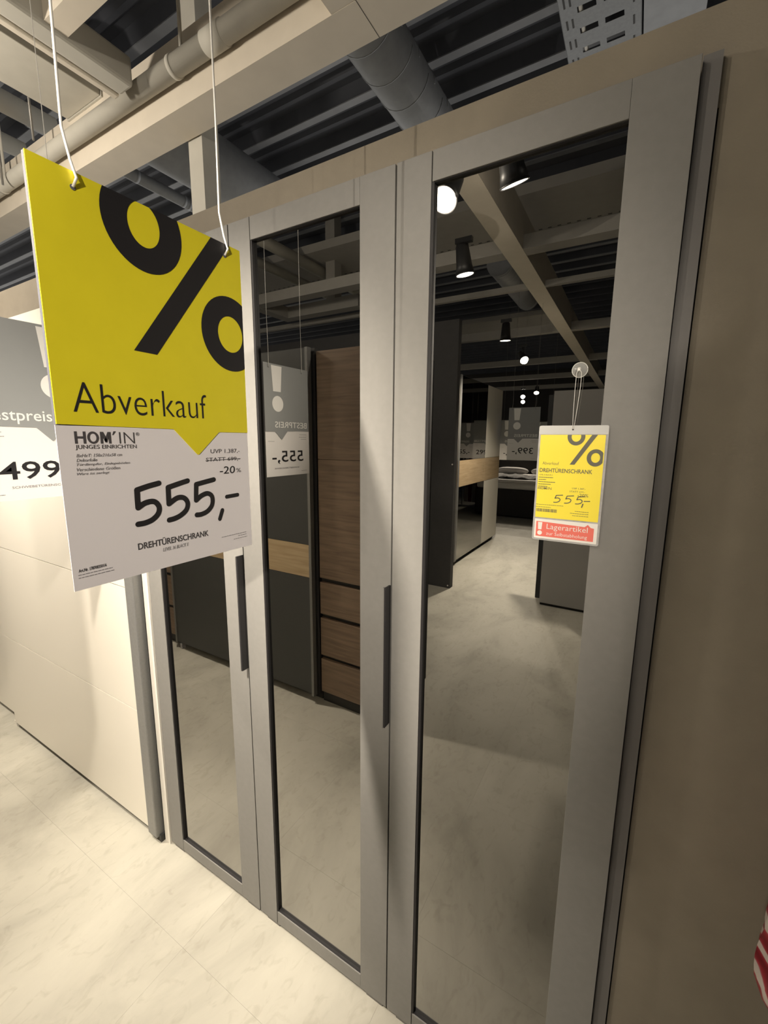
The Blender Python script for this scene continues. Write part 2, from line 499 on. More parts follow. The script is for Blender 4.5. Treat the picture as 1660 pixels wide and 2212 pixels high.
# ------------------------------------------------------------------ white sliding wardrobe on the left
ww = thing('sliding_wardrobe', 'cream white sliding door wardrobe with four horizontal panels and grey metal edge', 'wardrobe', (-1.4, 0.3, 0))
boxo('side_panel', (-0.034, -0.003, -0.004, 0.60, 0.0, 2.094), M['white_edge'], ww)
boxo('side_panel', (-2.86, -2.83, 0.02, 0.60, 0.0, 2.088), M['white_edge'], ww)
boxo('top_panel', (-2.83, -0.034, 0.05, 0.60, 2.05, 2.084), M['white_edge'], ww)
boxo('back_panel', (-2.83, -0.034, 0.58, 0.60, 0.0, 2.05), M['white_edge'], ww)
boxo('plinth', (-2.83, -0.034, 0.035, 0.05, 0.0, 0.05), M['white_edge'], ww)
def slide_door(x0, x1, yf, prof_right):
    d = boxo('door', (x0, x1, yf + 0.004, yf + 0.024, 0.030, 2.094), M['joint'], ww)
    zz = [0.034, 0.559, 1.062, 1.566, 2.094]
    for q in range(4):
        boxo('panel', (x0, x1, yf, yf + 0.0045, zz[q] + (0.0017 if q else 0), zz[q + 1] - 0.0017), M['white'], d)
    boxo('edge_profile', (x1, x1 + prof_right, yf - 0.010, yf + 0.026, 0.022, 2.094), M['alu'], d, bev=0.004)
    return d
slide_door(-1.395, -0.108, -0.020, 0.058)
slide_door(-2.80, -1.452, 0.012, 0.040)
boxo('guide_foot', (-0.052, -0.040, -0.018, 0.03, 0.0, 0.030), M['dark_edge'], ww)
boxo('guide_foot', (-1.43, -1.40, -0.014, 0.03, 0.0, 0.028), M['white_edge'], ww)

# ------------------------------------------------------------------ hanging price signs
SIGN_ROT_X = (PI / 2, 0, PI / 2)      # faces +x
SIGN_ROT_Y = (PI / 2, 0, PI)          # faces +y
ARROW = [(0.0, 0.2155), (0.155, 0.2130), (0.1935, 0.1735), (0.1965, 0.1732), (0.238, 0.2100), (0.300, 0.2100)]

def sign_base(name, label, loc, rot, head_mat, group, scale=1.0, wires=True, top=3.96, edge=0.006, wire_mat=None, card=None, wire_r=0.0016):
    t = thing(name, label, 'sign', loc, rot, group)
    t.scale = (scale,) * 3
    bm = bmesh.new(); add_box(bm, 0.0, 0.300, 0.205, 0.515, -edge, 0.0)
    obj('backing_board', bm, M['sign_edge'], t, True)
    bm = bmesh.new(); add_box(bm, -0.0015, 0.300, 0.0, 0.214, 0.0003, 0.0014)
    obj('price_card', bm, card or M['paper'], t, True)
    bm = bmesh.new()
    add_poly_prism(bm, ARROW + [(0.300, 0.515), (0.0, 0.515)], 0.0006, 0.0024)
    obj('header_board', bm, head_mat, t, True)
    if wires:
        hgt = (top - loc[2]) / scale
        for i, wu in enumerate((0.045, 0.267)):
            bm = bmesh.new()
            add_tube(bm, [(wu + 0.001, 0.497, 0.0030), (wu + 0.004, 0.507, 0.0075), (wu + 0.0005, 0.527, 0.0035), (wu - 0.0035, 0.56, 0.0), (wu - 0.001, 0.70, 0.0), (wu, hgt, 0.0)], wire_r, 8)
            obj('hanging_wire', bm, wire_mat or M['wire'], t, True)
            bm = bmesh.new(); add_tube(bm, [(wu + 0.001, 0.497, 0.0024), (wu + 0.001, 0.497, 0.0030)], 0.0032, 14)
            obj('eyelet', bm, M['sign_edge'], t, True)
    return t

# the big yellow sale sign
ys = sign_base('hanging_sign', 'yellow hanging sale sign with big percent symbol and handwritten price 555', (0.815, -0.5672, 1.402), SIGN_ROT_X, M['yellow'], None, 1.057, edge=0.0055)
Z1 = 0.0028
HB = (0.0, 0.300, 0.215, 0.515)
bm = bmesh.new()
flat_faces(bm, ring_polys(0.132, 0.489, 0.057, 0.061, 0.0228, 0.0285, HB), Z1)
flat_faces(bm, ring_polys(0.272, 0.374, 0.057, 0.060, 0.0255, 0.0290, HB), Z1)
flat_faces(bm, [clip_poly([(0.1035, 0.3195), (0.1370, 0.3190), (0.2960, 0.5400), (0.2600, 0.5400)], *HB)], Z1)
pc = obj('percent_symbol', bm, M['ink'], ys, True)
lettering('Abverkauf', (0.0200, 0.2160, 0.2310, 0.2690), Z1, M['ink'], ys, offset=-0.012, res=5, skew=0.0)
ZC = 0.0018
bm = bmesh.new()
LW = 0.0031
for u in (0.0196, 0.0296):
    flat_faces(bm, [[(u - LW / 2, 0.1915), (u + LW / 2, 0.1915), (u + LW / 2, 0.2070), (u - LW / 2, 0.2070)]], ZC)
flat_faces(bm, [[(0.0196, 0.1981), (0.0296, 0.1981), (0.0296, 0.2008), (0.0196, 0.2008)]], ZC + 0.0001)
flat_faces(bm, ring_polys(0.0398, 0.19925, 0.0070, 0.0080, 0.0040, 0.0053, (0, 1, 0, 1), 32), ZC)
for u in (0.0502, 0.0606):
    flat_faces(bm, [[(u - LW / 2, 0.1915), (u + LW / 2, 0.1915), (u + LW / 2, 0.2070), (u - LW / 2, 0.2070)]], ZC)
flat_faces(bm, [[(0.0490, 0.2070), (0.0526, 0.2070), (0.0570, 0.1962), (0.0554, 0.1930), (0.0544, 0.1930)], [(0.0618, 0.2070), (0.0582, 0.2070), (0.0538, 0.1962), (0.0554, 0.1930), (0.0564, 0.1930)]], ZC + 0.0001)
obj('logo_lettering', bm, M['ink_grey'], ys, True)['kind'] = 'stuff'
lettering('\u00b4', (0.0640, 0.0692, 0.2030, 0.2080), ZC, M['ink_grey'], ys, offset=0.0)
lettering('IN', (0.0730, 0.0940, 0.1915, 0.2070), ZC, M['ink_grey'], ys, offset=-0.012)
lettering('\u00ae', (0.0962, 0.1012, 0.2022, 0.2072), ZC, M['ink_grey'], ys)
lettering('JUNGES EINRICHTEN', (0.0178, 0.0958, 0.1832, 0.1900), ZC, M['ink_grey'], ys, offset=0.006)
for i, (s, u1) in enumerate((('BxHxT: 150x216x58 cm', 0.0745), ('Dekorfolie', 0.0420), ('T\u00fcrd\u00e4mpfer, Einlegeb\u00f6den', 0.0845), ('Verschiedene Gr\u00f6\u00dfen', 0.0705), ('Ware ist zerlegt', 0.0560))):
    v1 = 0.1785 - i * 0.0060
    lettering(s, (0.0178 - i * 0.0004, u1, v1 - 0.0042, v1), ZC, M['ink_soft'], ys, shear=0.3, res=2, offset=0.008)
lettering('UVP 1.387,-', (0.2190, 0.2800, 0.1735, 0.1815), ZC, M['ink_grey'], ys, offset=0.004, shear=0.05)
lettering('STATT 699,-', (0.2090, 0.2800, 0.1600, 0.1675), ZC, M['ink_grey'], ys, offset=0.004, shear=0.05)
bm = bmesh.new(); add_stroke(bm, [(0.2085, 0.1628), (0.2810, 0.1638)], 0.0009, ZC + 0.0002, False)
obj('strike_line', bm, M['ink_grey'], ys, True)
lettering('-20', (0.2352, 0.2680, 0.1385, 0.1515), ZC, M['ink'], ys, offset=0.004, shear=0.08)
lettering('%', (0.2705, 0.2815, 0.1395, 0.1470), ZC, M['ink_grey'], ys)
bm = bmesh.new()
W5 = 0.0082
for bar, rest in (
    ([(0.1245, 0.1322), (0.1070, 0.1290), (0.0907, 0.1250)], [(0.0907, 0.1250), (0.0903, 0.1120), (0.0902, 0.0993), (0.1015, 0.1051), (0.1146, 0.1054), (0.1215, 0.0970), (0.1197, 0.0869), (0.1104, 0.0789), (0.0989, 0.0756), (0.0880, 0.0752)]),
    ([(0.1727, 0.1321), (0.1560, 0.1285), (0.1386, 0.1244)], [(0.1386, 0.1244), (0.1382, 0.1110), (0.1379, 0.0990), (0.1525, 0.1066), (0.1641, 0.1053), (0.1699, 0.0966), (0.1669, 0.0860), (0.1566, 0.0785), (0.1458, 0.0749), (0.1364, 0.0738)]),
    ([(0.2223, 0.1303), (0.2050, 0.1277), (0.1877, 0.1249)], [(0.1877, 0.1249), (0.1865, 0.1115), (0.1857, 0.0990), (0.1966, 0.1057), (0.2086, 0.1079), (0.2166, 0.1014), (0.2157, 0.0878), (0.2065, 0.0784), (0.1943, 0.0745), (0.1851, 0.0747)])):
    add_stroke(bm, bar, W5, ZC)
    add_stroke(bm, rest[:3], W5, ZC + 0.0001, False)
    add_stroke(bm, rest[2:], W5, ZC + 0.0002)
add_stroke(bm, [(0.2362, 0.0753), (0.2301, 0.0610)], W5 * 0.95, ZC, False)
add_stroke(bm, [(0.2468, 0.0980), (0.2712, 0.0990)], W5 * 0.85, ZC, False)
o = obj('handwritten_price', bm, M['ink'], ys, True); o['label'] = 'handwritten black price 555'
lettering('DREHT\u00dcRENSCHRANK', (0.0850, 0.2055, 0.0370, 0.0490), ZC, M['ink_grey'], ys, offset=0.022, res=4, skew=-0.0015)
lettering('LEVEL 36 BLACK E', (0.1224, 0.1670, 0.0262, 0.0318), ZC, M['ink_soft'], ys, shear=0.3, res=2, offset=0.01)
lettering('Art.Nr. 1787083501/6', (0.0055, 0.0400, 0.0240, 0.0285), ZC, M['ink_grey'], ys, res=2, offset=0.02)
bm = bmesh.new()
for (ua, ub, vv) in ((0.005, 0.047, 0.0205), (0.005, 0.049, 0.0165), (0.232, 0.288, 0.0275), (0.268, 0.288, 0.0235), (0.258, 0.288, 0.0190)):
    u = ua
    while u < ub:
        w = random.uniform(0.0020, 0.0055)
        add_stroke(bm, [(u, vv), (min(u + w, ub), vv)], 0.0010, ZC, False)
        u += w + 0.0016
obj('fine_print', bm, M['ink_soft'], ys, True)['kind'] = 'stuff'

def grey_sign(name, label, loc, rot, word, price, pbox, noun, scale=1.0, wire_mat=None, back=None, card=None, wordbox=(0.030, 0.199, 0.2215, 0.2640), top=3.96):
    t = sign_base(name, label, loc, rot, M['sign_grey'], 'grey best price signs', scale, True, top, wire_mat=wire_mat, card=card or M['paper_warm'], wire_r=0.0010)
    bm = bmesh.new()
    flat_faces(bm, [[(0.194, 0.393), (0.243, 0.393), (0.252, 0.508), (0.184, 0.508)]], Z1)
    flat_faces(bm, [disc_poly(0.2155, 0.338, 0.036)], Z1)
    obj('exclamation_mark', bm, M['sign_print'], t, True)
    lettering(word, wordbox, Z1, M['sign_print'], t, offset=0.006)
    lettering(price, pbox, ZC, M['ink'], t, offset=0.008)
    if noun:
        lettering(noun, (0.078, 0.250, 0.034, 0.0425), ZC, M['ink_soft'], t, offset=0.01, res=2)
    bm = bmesh.new()
    for (ua, ub, vv) in ((0.02, 0.07, 0.198), (0.02, 0.075, 0.186), (0.02, 0.06, 0.176), (0.245, 0.285, 0.165), (0.02, 0.06, 0.018)):
        u = ua
        while u < ub:
            w = random.uniform(0.003, 0.008)
            add_stroke(bm, [(u, vv), (min(u + w, ub), vv)], 0.0016, ZC, False)
            u += w + 0.002
    obj('fine_print', bm, M['ink_soft'], t, True)['kind'] = 'stuff'
    return t
grey_sign('hanging_sign', 'grey hanging best price sign reading 499 in front of the white wardrobe', (-0.10, -0.397, 1.427), SIGN_ROT_X, 'Bestpreis', '499,-', (0.052, 0.262, 0.052, 0.113), 'SCHWEBET\u00dcRENSCHRANK')
grey_sign('hanging_sign', 'grey hanging best price sign reading 555 mirrored in the middle wardrobe door', (0.0, -0.870, 1.435), SIGN_ROT_X, 'BESTPREIS', '555,-', (0.045, 0.262, 0.058, 0.120), 'SCHWEBET\u00dcRENSCHRANK', wordbox=(0.0154, 0.238, 0.2290, 0.2570))
grey_sign('hanging_sign', 'dark best price sign reading 399 hanging in the mirrored passage beside the beds', (0.555, -3.97, 1.400), SIGN_ROT_Y, 'BESTPREIS', '399,-', (0.045, 0.250, 0.055, 0.125), None, 1.1, M['wire_grey'], wordbox=(0.0154, 0.238, 0.2290, 0.2570))
grey_sign('hanging_sign', 'small best price sign half hidden behind the 399 sign in the mirror', (-0.05, -5.98, 1.31), SIGN_ROT_Y, 'BESTPREIS', '299,-', (0.045, 0.250, 0.055, 0.125), None, 1.2, M['wire_grey'], wordbox=(0.0154, 0.238, 0.2290, 0.2570))
grey_sign('hanging_sign', 'best price sign reading 155 seen in the far mirrored sliding door', (0.36, -6.18, 1.31), SIGN_ROT_Y, 'BESTPREIS', '155,-', (0.045, 0.250, 0.055, 0.125), None, 1.15, M['wire_grey'], wordbox=(0.0154, 0.238, 0.2290, 0.2570))

# ------------------------------------------------------------------ small price tag on the right mirror door
tg = thing('price_tag', 'small yellow price tag in a clear sleeve with red strip on the right mirror', 'price tag', (1.311, -0.0055, 1.428), (PI / 2, 0, 0))
# local: x right, y up, z towards the viewer; the tag leans a touch clockwise
def tag_poly(poly, z0, z1):
    bm = bmesh.new(); add_poly_prism(bm, poly, z0, z1); return bm
def rrect(x0, x1, y0, y1, r, n=5):
    out = []
    for cx, cy, a0 in ((x1 - r, y1 - r, 0), (x0 + r, y1 - r, PI / 2), (x0 + r, y0 + r, PI), (x1 - r, y0 + r, 1.5 * PI)):
        for k in range(n + 1):
            a = a0 + k * PI / 2 / n
            out.append((cx + r * math.cos(a), cy + r * math.sin(a)))
    return out
obj('sleeve', tag_poly(rrect(0.0, 0.1145, 0.0, 0.213, 0.004), -0.0012, -0.0006), M['tag_sleeve'], tg, True)
obj('sleeve_header', tag_poly(rrect(0.0006, 0.1139, 0.1975, 0.2125, 0.002), -0.0005, 0.0002), M['tag_clear'], tg, True)
yc = obj('yellow_card', tag_poly(rrect(0.0035, 0.1105, 0.0435, 0.1965, 0.001), -0.0005, 0.0), M['tag_yellow'], tg, True)
rc = obj('white_strip', tag_poly(rrect(0.0035, 0.1110, 0.0035, 0.0405, 0.001), -0.0005, 0.0), M['tag_white'], tg, True)
ZT1 = 0.0004
HB2 = (0.0035, 0.1090, 0.0435, 0.1965)
bm = bmesh.new()
flat_faces(bm, ring_polys(0.0640, 0.1935, 0.0145, 0.0155, 0.0078, 0.0090, HB2, 40), ZT1)
flat_faces(bm, ring_polys(0.0975, 0.1570, 0.0140, 0.0150, 0.0072, 0.0085, HB2, 40), ZT1)
flat_faces(bm, [clip_poly([(0.0565, 0.1440), (0.0645, 0.1440), (0.1040, 0.2060), (0.0950, 0.2060)], *HB2)], ZT1)
obj('percent_symbol', bm, M['tag_grey'], tg, True)
def tl(s, box, mat='tag_grey', **k): return lettering(s, box, ZT1, M[mat], tg, **k)
tl('Abverkauf', (0.0100, 0.0385, 0.1425, 0.1480), res=2, offset=-0.008)
tl('DREHT\u00dcRENSCHRANK', (0.0060, 0.0945, 0.1285, 0.1375), res=3, offset=0.012)
tl('LEVEL 36 BLACK E', (0.0060, 0.0290, 0.1225, 0.1250), res=1)
tl('HOM', (0.0050, 0.0205, 0.0965, 0.1010), res=2, offset=0.02)
tl('IN', (0.0220, 0.0290, 0.0965, 0.1010), res=2)
tl('UVP 1.387,-', (0.0640, 0.0860, 0.0995, 0.1030), res=1)
tl('STATT 699,-', (0.0600, 0.0860, 0.0940, 0.0972), res=1)
tl('-20%', (0.0740, 0.0915, 0.0870, 0.0925), res=2)
bm = bmesh.new()
for i in range(5):
    vv = 0.1190 - 0.0042 * i; u = 0.0055
    ub = (0.030, 0.018, 0.034, 0.027, 0.021)[i]
    while u < ub:
        w = random.uniform(0.0015, 0.004); add_stroke(bm, [(u, vv), (min(u + w, ub), vv)], 0.0011, ZT1, False); u += w + 0.0011
for (ua, ub, vv) in ((0.004, 0.052, 0.0680), (0.004, 0.030, 0.0635), (0.072, 0.094, 0.0600), (0.064, 0.094, 0.0560), (0.068, 0.094, 0.0520)):
    u = ua
    while u < ub:
        w = random.uniform(0.0015, 0.004); add_stroke(bm, [(u, vv), (min(u + w, ub), vv)], 0.0008, ZT1, False); u += w + 0.0011
obj('fine_print', bm, M['tag_grey'], tg, True)['kind'] = 'stuff'
bm = bmesh.new(); u = 0.005
while u < 0.041:
    w = random.uniform(0.0004, 0.0014); flat_faces(bm, [[(u, 0.0545), (u + w, 0.0545), (u + w, 0.0605), (u, 0.0605)]], ZT1); u += w + random.uniform(0.0004, 0.0011)
obj('barcode', bm, M['tag_grey'], tg, True)['kind'] = 'stuff'
bm = bmesh.new()
def dg(pts): return [(0.0345 + a * 0.0152, 0.0735 + b * 0.0145) for a, b in pts]
for i in range(3):
    o_ = [(a + 1.22 * i, b) for a, b in ((0.95, 1.0), (0.25, 0.92), (0.12, 0.55), (0.45, 0.62), (0.70, 0.45), (0.60, 0.18), (0.32, 0.04), (0.0, 0.02))]
    q = dg(o_)
    add_stroke(bm, q[:2], 0.0016, ZT1, False); add_stroke(bm, q[1:3], 0.0016, ZT1, False); add_stroke(bm, q[2:], 0.0016, ZT1)
q = dg([(3.25, 0.05), (3.15, -0.35)]); add_stroke(bm, q, 0.0020, ZT1, False)
q = dg([(3.35, 0.42), (3.95, 0.46)]); add_stroke(bm, q, 0.0016, ZT1, False)
obj('handwritten_price', bm, M['tag_grey'], tg, True)
bm = bmesh.new()
flat_faces(bm, [[(0.0065, 0.0075), (0.1055, 0.0075), (0.1055, 0.0315), (0.1000, 0.0325), (0.0950, 0.0375), (0.0900, 0.0330), (0.0200, 0.0355), (0.0065, 0.0360)]], ZT1)
obj('red_strip', bm, M['tag_red'], tg, True)
ZT1 = 0.0008
bm = bmesh.new()
flat_faces(bm, [[(0.0105, 0.0205), (0.0165, 0.0205), (0.0175, 0.0345), (0.0095, 0.0345)], disc_poly(0.0136, 0.0142, 0.0043, 24)], ZT1)
obj('exclamation_mark', bm, M['tag_white'], tg, True)
lettering('Lagerartikel', (0.0255, 0.0955, 0.0195, 0.0325), ZT1, M['tag_white'], tg, res=3, offset=-0.004)
lettering('zur Selbstabholung', (0.0255, 0.0955, 0.0090, 0.0175), ZT1, M['tag_white'], tg, res=2, offset=-0.004)
# thread from the punched hole to the suction hook
bm = bmesh.new()
add_tube(bm, [(0.0570, 0.2065, 0.0012), (0.0560, 0.225, 0.0012), (0.0555, 0.270, 0.0015), (0.0560, 0.300, 0.002), (0.0580, 0.3085, 0.003)], 0.0004, 6)
add_tube(bm, [(0.0585, 0.2065, 0.0012), (0.0610, 0.235, 0.0012), (0.0640, 0.280, 0.0015), (0.0640, 0.302, 0.002), (0.0600, 0.3085, 0.003)], 0.0004, 6)
obj('thread', bm, M['wire'], tg, True)
bm = bmesh.new(); add_tube(bm, [(0.0575, 0.2060, 0.0003), (0.0575, 0.2060, 0.0007)], 0.0016, 12)
obj('punched_hole', bm, M['ink'], tg, True)
sk = thing('suction_hook', 'round clear suction cup hook stuck on the right mirror above the tag', 'hook', (1.3700, 0.0099, 1.737), (PI / 2, 0, 0))
bm = bmesh.new()
prof_ = [(0.0125, 0.0002), (0.0120, 0.0012), (0.0095, 0.0022), (0.0060, 0.0045), (0.0035, 0.0065)]
rings = [[bm.verts.new((r_ * math.cos(2 * PI * k / 28), r_ * math.sin(2 * PI * k / 28), z_)) for k in range(28)] for r_, z_ in prof_]
for a_, b_ in zip(rings, rings[1:]):
    for k in range(28): bm.faces.new((a_[k], a_[(k + 1) % 28], b_[(k + 1) % 28], b_[k])).smooth = True
bm.faces.new(rings[-1])
obj('cup', bm, plain('cup_plastic', (0.75, 0.75, 0.72), 0.15, alpha=0.35), sk, True)
bm = bmesh.new()
add_tube(bm, [(0.0127 * math.cos(2 * PI * k / 24), 0.0127 * math.sin(2 * PI * k / 24), 0.0008) for k in range(25)], 0.0007, 6)
obj('rim', bm, plain('cup_rim', (0.6, 0.6, 0.56), 0.2), sk, True)
bm = bmesh.new(); add_tube(bm, [(0, 0, 0.006), (0, 0.0005, 0.011), (0, -0.0025, 0.0150), (0, -0.001, 0.018)], [0.0032, 0.003, 0.0026, 0.002], 10)
obj('hook_pin', bm, M['wire'], sk, True)

# ------------------------------------------------------------------ opposite row (seen in the mirrors)
YO = -1.005
ow = thing('sliding_wardrobe', 'anthracite sliding wardrobe with a light oak band mirrored in the left doors', 'wardrobe', (-0.8, YO - 0.32, 0))
boxo('carcass', (-1.50, -0.085, YO - 0.62, YO - 0.03, 0.05, 2.10), M['dark_edge'], ow)
def band_door(x0, x1, yf, parent):
    d = boxo('door', (x0, x1, yf - 0.020, yf - 0.004, 0.05, 2.10), M['dark_edge'], parent)
    for (za, zb, mt) in ((0.052, 0.801, 'anthracite'), (0.803, 1.000, 'oak'), (1.002, 1.56, 'anthracite'), (1.562, 2.10, 'anthracite')):
        boxo('panel', (x0, x1, yf - 0.004, yf, za, zb), M[mt], d)
    return d
d1 = band_door(-1.47, -0.80, YO, ow)
boxo('edge_profile', (-1.487, -1.470, YO - 0.022, YO + 0.006, 0.045, 2.10), M['handle'], d1)
d2 = band_door(-0.78, -0.122, YO - 0.002, ow)
boxo('edge_profile', (-0.122, -0.104, YO - 0.022, YO + 0.010, 0.045, 2.10), M['alu'], d2)
boxo('plinth', (-1.47, -0.09, YO - 0.60, YO - 0.06, 0.0, 0.05), M['dark_edge'], ow)
boxo('guide_foot', (-1.44, -1.42, YO - 0.03, YO + 0.002, 0.0, 0.045), M['tag_sleeve'], ow)

def drawer_wardrobe(x0, x1, label):
    t = thing('combination_wardrobe', label, 'wardrobe', ((x0 + x1) / 2, YO - 0.34, 0), group='brown oak wardrobes')
    yf = YO - 0.03
    boxo('carcass', (x0, x1, yf - 0.58, yf - 0.022, 0.0, 2.085), M['dark_edge'], t)
    zs = [(0.075, 0.292), (0.318, 0.556), (0.582, 0.780)]
    for za, zb in zs:
        boxo('drawer', (x0 + 0.003, x1 - 0.003, yf - 0.02, yf, za, zb), M['brown_wood'], t, bev=0.0015)
    boxo('door', (x0 + 0.003, x1 - 0.003, yf - 0.02, yf, 0.806, 1.499), M['brown_wood'], t, bev=0.0015)
    boxo('door', (x0 + 0.003, x1 - 0.003, yf - 0.02, yf, 1.501, 2.08), M['brown_wood'], t, bev=0.0015)
    return t
drawer_wardrobe(-0.078, 0.365, 'brown oak wardrobe with three drawers right of the mirrored anthracite wardrobe')
drawer_wardrobe(-2.25, -1.515, 'brown oak wardrobe with drawers at the left edge of the left mirror')

# grey wardrobe behind the price tag
gw = thing('hinged_wardrobe', 'plain mid grey wardrobe with dark edge mirrored behind the small price tag', 'wardrobe', (1.5, -3.7, 0))
boxo('carcass', (0.775, 2.6, -4.0, -3.43, 0.0, 2.06), M['dark_edge'], gw)
for k in range(3):
    boxo('door', (0.772 + k * 0.6, 0.772 + (k + 1) * 0.6 - 0.003, -3.43, -3.405, 0.03, 2.065), M['grey_panel'], gw, bev=0.001)
boxo('side_panel', (0.695, 0.765, -3.98, -3.60, 0.0, 2.05), M['dark_edge'], gw)

# white wardrobe with oak band, doors face +x
vw = thing('sliding_wardrobe', 'white sliding wardrobe with oak band and one mirror door in the mirrored passage', 'wardrobe', (-0.75, -5.1, 0))
XV = -0.45
boxo('carcass', (-1.05, XV - 0.03, -6.14, -4.11, 0.06, 2.40), M['white_edge'], vw)
boxo('plinth', (-1.0, XV - 0.04, -6.10, -4.13, 0.0, 0.06), M['dark_edge'], vw)
def far_door(y0, y1, mirror):
    d = boxo('door', (XV - 0.028, XV - 0.006, y0, y1, 0.05, 2.40), M['dark_edge'], vw)
    for za, zb, mt in ((0.055, 1.015, 'mirror' if mirror else 'white'), (1.02, 1.355, 'oak_y'), (1.36, 2.395, 'mirror' if mirror else 'white')):
        boxo('panel', (XV - 0.006, XV, y0, y1, za, zb), M[mt], d)
    return d
far_door(-4.215, -4.115, False)
dm = far_door(-5.36, -4.275, True)
boxo('edge_profile', (XV - 0.03, XV + 0.012, -4.275, -4.218, 0.045, 2.40), M['alu'], dm)
far_door(-6.14, -5.365, False)

# box spring beds far down the passage
def bed(x0, x1, y0, y1, zb, zm, label, group):
    t = thing('boxspring_bed', label, 'bed', ((x0 + x1) / 2, (y0 + y1) / 2, 0), group=group)
    boxo('base', (x0, x1, y0, y1, 0.03, zb), M['fabric_dark'], t, bev=0.03)
    boxo('mattress', (x0 + 0.02, x1 - 0.02, y0 + 0.02, y1 - 0.02, zb, zm), M['mattress'], t, bev=0.04)
    boxo('topper', (x0 + 0.03, x1 - 0.03, y0 + 0.03, y1 - 0.03, zm, zm + 0.06), M['mattress'], t, bev=0.02)
    boxo('headboard', (x0, x1, y0 - 0.12, y0 - 0.001, 0.0, zm + 0.45), M['fabric_dark'], t, bev=0.03)
    for fx in (x0 + 0.1, x1 - 0.1):
        for fy in (y0 + 0.1, y1 - 0.1):
            boxo('leg', (fx - 0.03, fx + 0.03, fy - 0.03, fy + 0.03, 0.0, 0.03), M['dark_edge'], t)
    return t
bed(-2.0, 0.6, -10.1, -8.15, 0.60, 0.74, 'dark box spring bed with white mattress at the end of the mirrored passage', 'display beds')
bed(-3.2, 0.6, -13.6, -11.6, 0.72, 0.88, 'white topped box spring bed standing behind the nearest mirrored bed', 'display beds')
bm = bmesh.new()
n = 26
for i in range(n):
    for j in range(12):
        pass
grid = [[bm.verts.new((-1.7 + i * 0.075, -8.35 - j * 0.06, 0.812 + 0.02 * math.sin(i * 1.3 + j) + 0.02 * math.sin(j * 1.7 + i * 0.6) + 0.02)) for j in range(14)] for i in range(n)]
for i in range(n - 1):
    for j in range(13):
        bm.faces.new((grid[i][j], grid[i + 1][j], grid[i + 1][j + 1], grid[i][j + 1])).smooth = True
bl = one(obj('blanket', bm, M['blanket']), 'rumpled grey patterned blanket across the nearest mirrored bed', 'blanket')
sm = bl.modifiers.new('thickness', 'SOLIDIFY'); sm.thickness = 0.015
for k, px in enumerate((-0.25, -1.05)):
    bm = bmesh.new()
    bmesh.ops.create_uvsphere(bm, u_segments=20, v_segments=12, radius=1.0)
    for v in bm.verts:
        c = v.co
        sx = math.copysign(abs(c.x) ** 0.6, c.x); sy = math.copysign(abs(c.y) ** 0.6, c.y)
        v.co = Vector((px + 0.36 * sx, -9.55 + 0.22 * sy + 0.10 * c.z, 0.90 + 0.09 * c.z))
    for f in bm.faces: f.smooth = True
    one(obj('pillow', bm, M['pillow']), ('grey pillow lying on the nearest mirrored bed, beside the price tag', 'second grey pillow at the far side of the nearest mirrored bed')[k], 'pillow', 'bed pillows')
# dark red curtain samples seen only through both mirrors
cw = thing('curtain_display', 'dark red and white curtain samples seen in the far mirrored sliding door', 'curtain', (1.0, -9.4, 0))
for k in range(6):
    bm = bmesh.new()
    x0 = 0.70 + k * 0.10
    pr = [(x0 + 0.088 * i / 8, -9.40 + 0.015 * math.sin(i * PI / 2)) for i in range(9)]
    vs = [(bm.verts.new((a, b, 0.08)), bm.verts.new((a, b, 1.42))) for a, b in pr]
    for a, b in zip(vs, vs[1:]): bm.faces.new((a[0], b[0], b[1], a[1])).smooth = True
    o = obj('curtain_panel', bm, M['curtain'] if k % 2 == 0 else M['pillow'], cw)
    s_ = o.modifiers.new('thickness', 'SOLIDIFY'); s_.thickness = 0.004
tubeo('rail', [(0.66, -9.40, 1.44), (1.34, -9.40, 1.44)], 0.014, M['alu'], cw)
boxo('post', (0.65, 0.67, -9.42, -9.38, 0.0, 1.455), M['alu'], cw)
boxo('post', (1.33, 1.35, -9.42, -9.38, 0.0, 1.455), M['alu'], cw)

# unseen tall wardrobe behind the camera, added to shade the right wall
rw = thing('hinged_wardrobe', 'unseen plain grey wardrobe added behind the camera to shade the right wall', 'wardrobe', (3.04, -1.5, 0))
boxo('carcass', (2.04, 4.04, -1.72, -1.13, 0.0, 2.18), M['carcass'], rw)
for k in range(4):
    boxo('door', (2.04 + k * 0.5, 2.04 + (k + 1) * 0.5 - 0.003, -1.13, -1.11, 0.03, 2.18), M['grey_panel'], rw)

# ------------------------------------------------------------------ ceiling installations
col = one(boxo('support_post', (-0.512, -0.414, 0.665, 0.76, 0.0, 3.97), M['beam_grey']), 'pale square support post behind the ceiling beam above the wall', 'post')

def ypipe(name, x, z, r, y0, y1, mat, label, cat, group=None, n=20, joints=()):
    t = thing(name, label, cat, (x, (y0 + y1) / 2, z - r), group=group)
    tubeo('pipe_run', [(x, y0, z), (x, y1, z)], r, mat, t, n)
    for hy in (y0 + 0.3, y1 - 0.3):
        tubeo('hanger_rod', [(x, hy, z + r * 0.9), (x, hy, 3.975)], 0.006, M['wire_grey'], t, 6)
    for jy in joints:
        tubeo('joint_band', [(x, jy - 0.012, z), (x, jy + 0.012, z)], r * 1.03, mat, t, n)
    return t
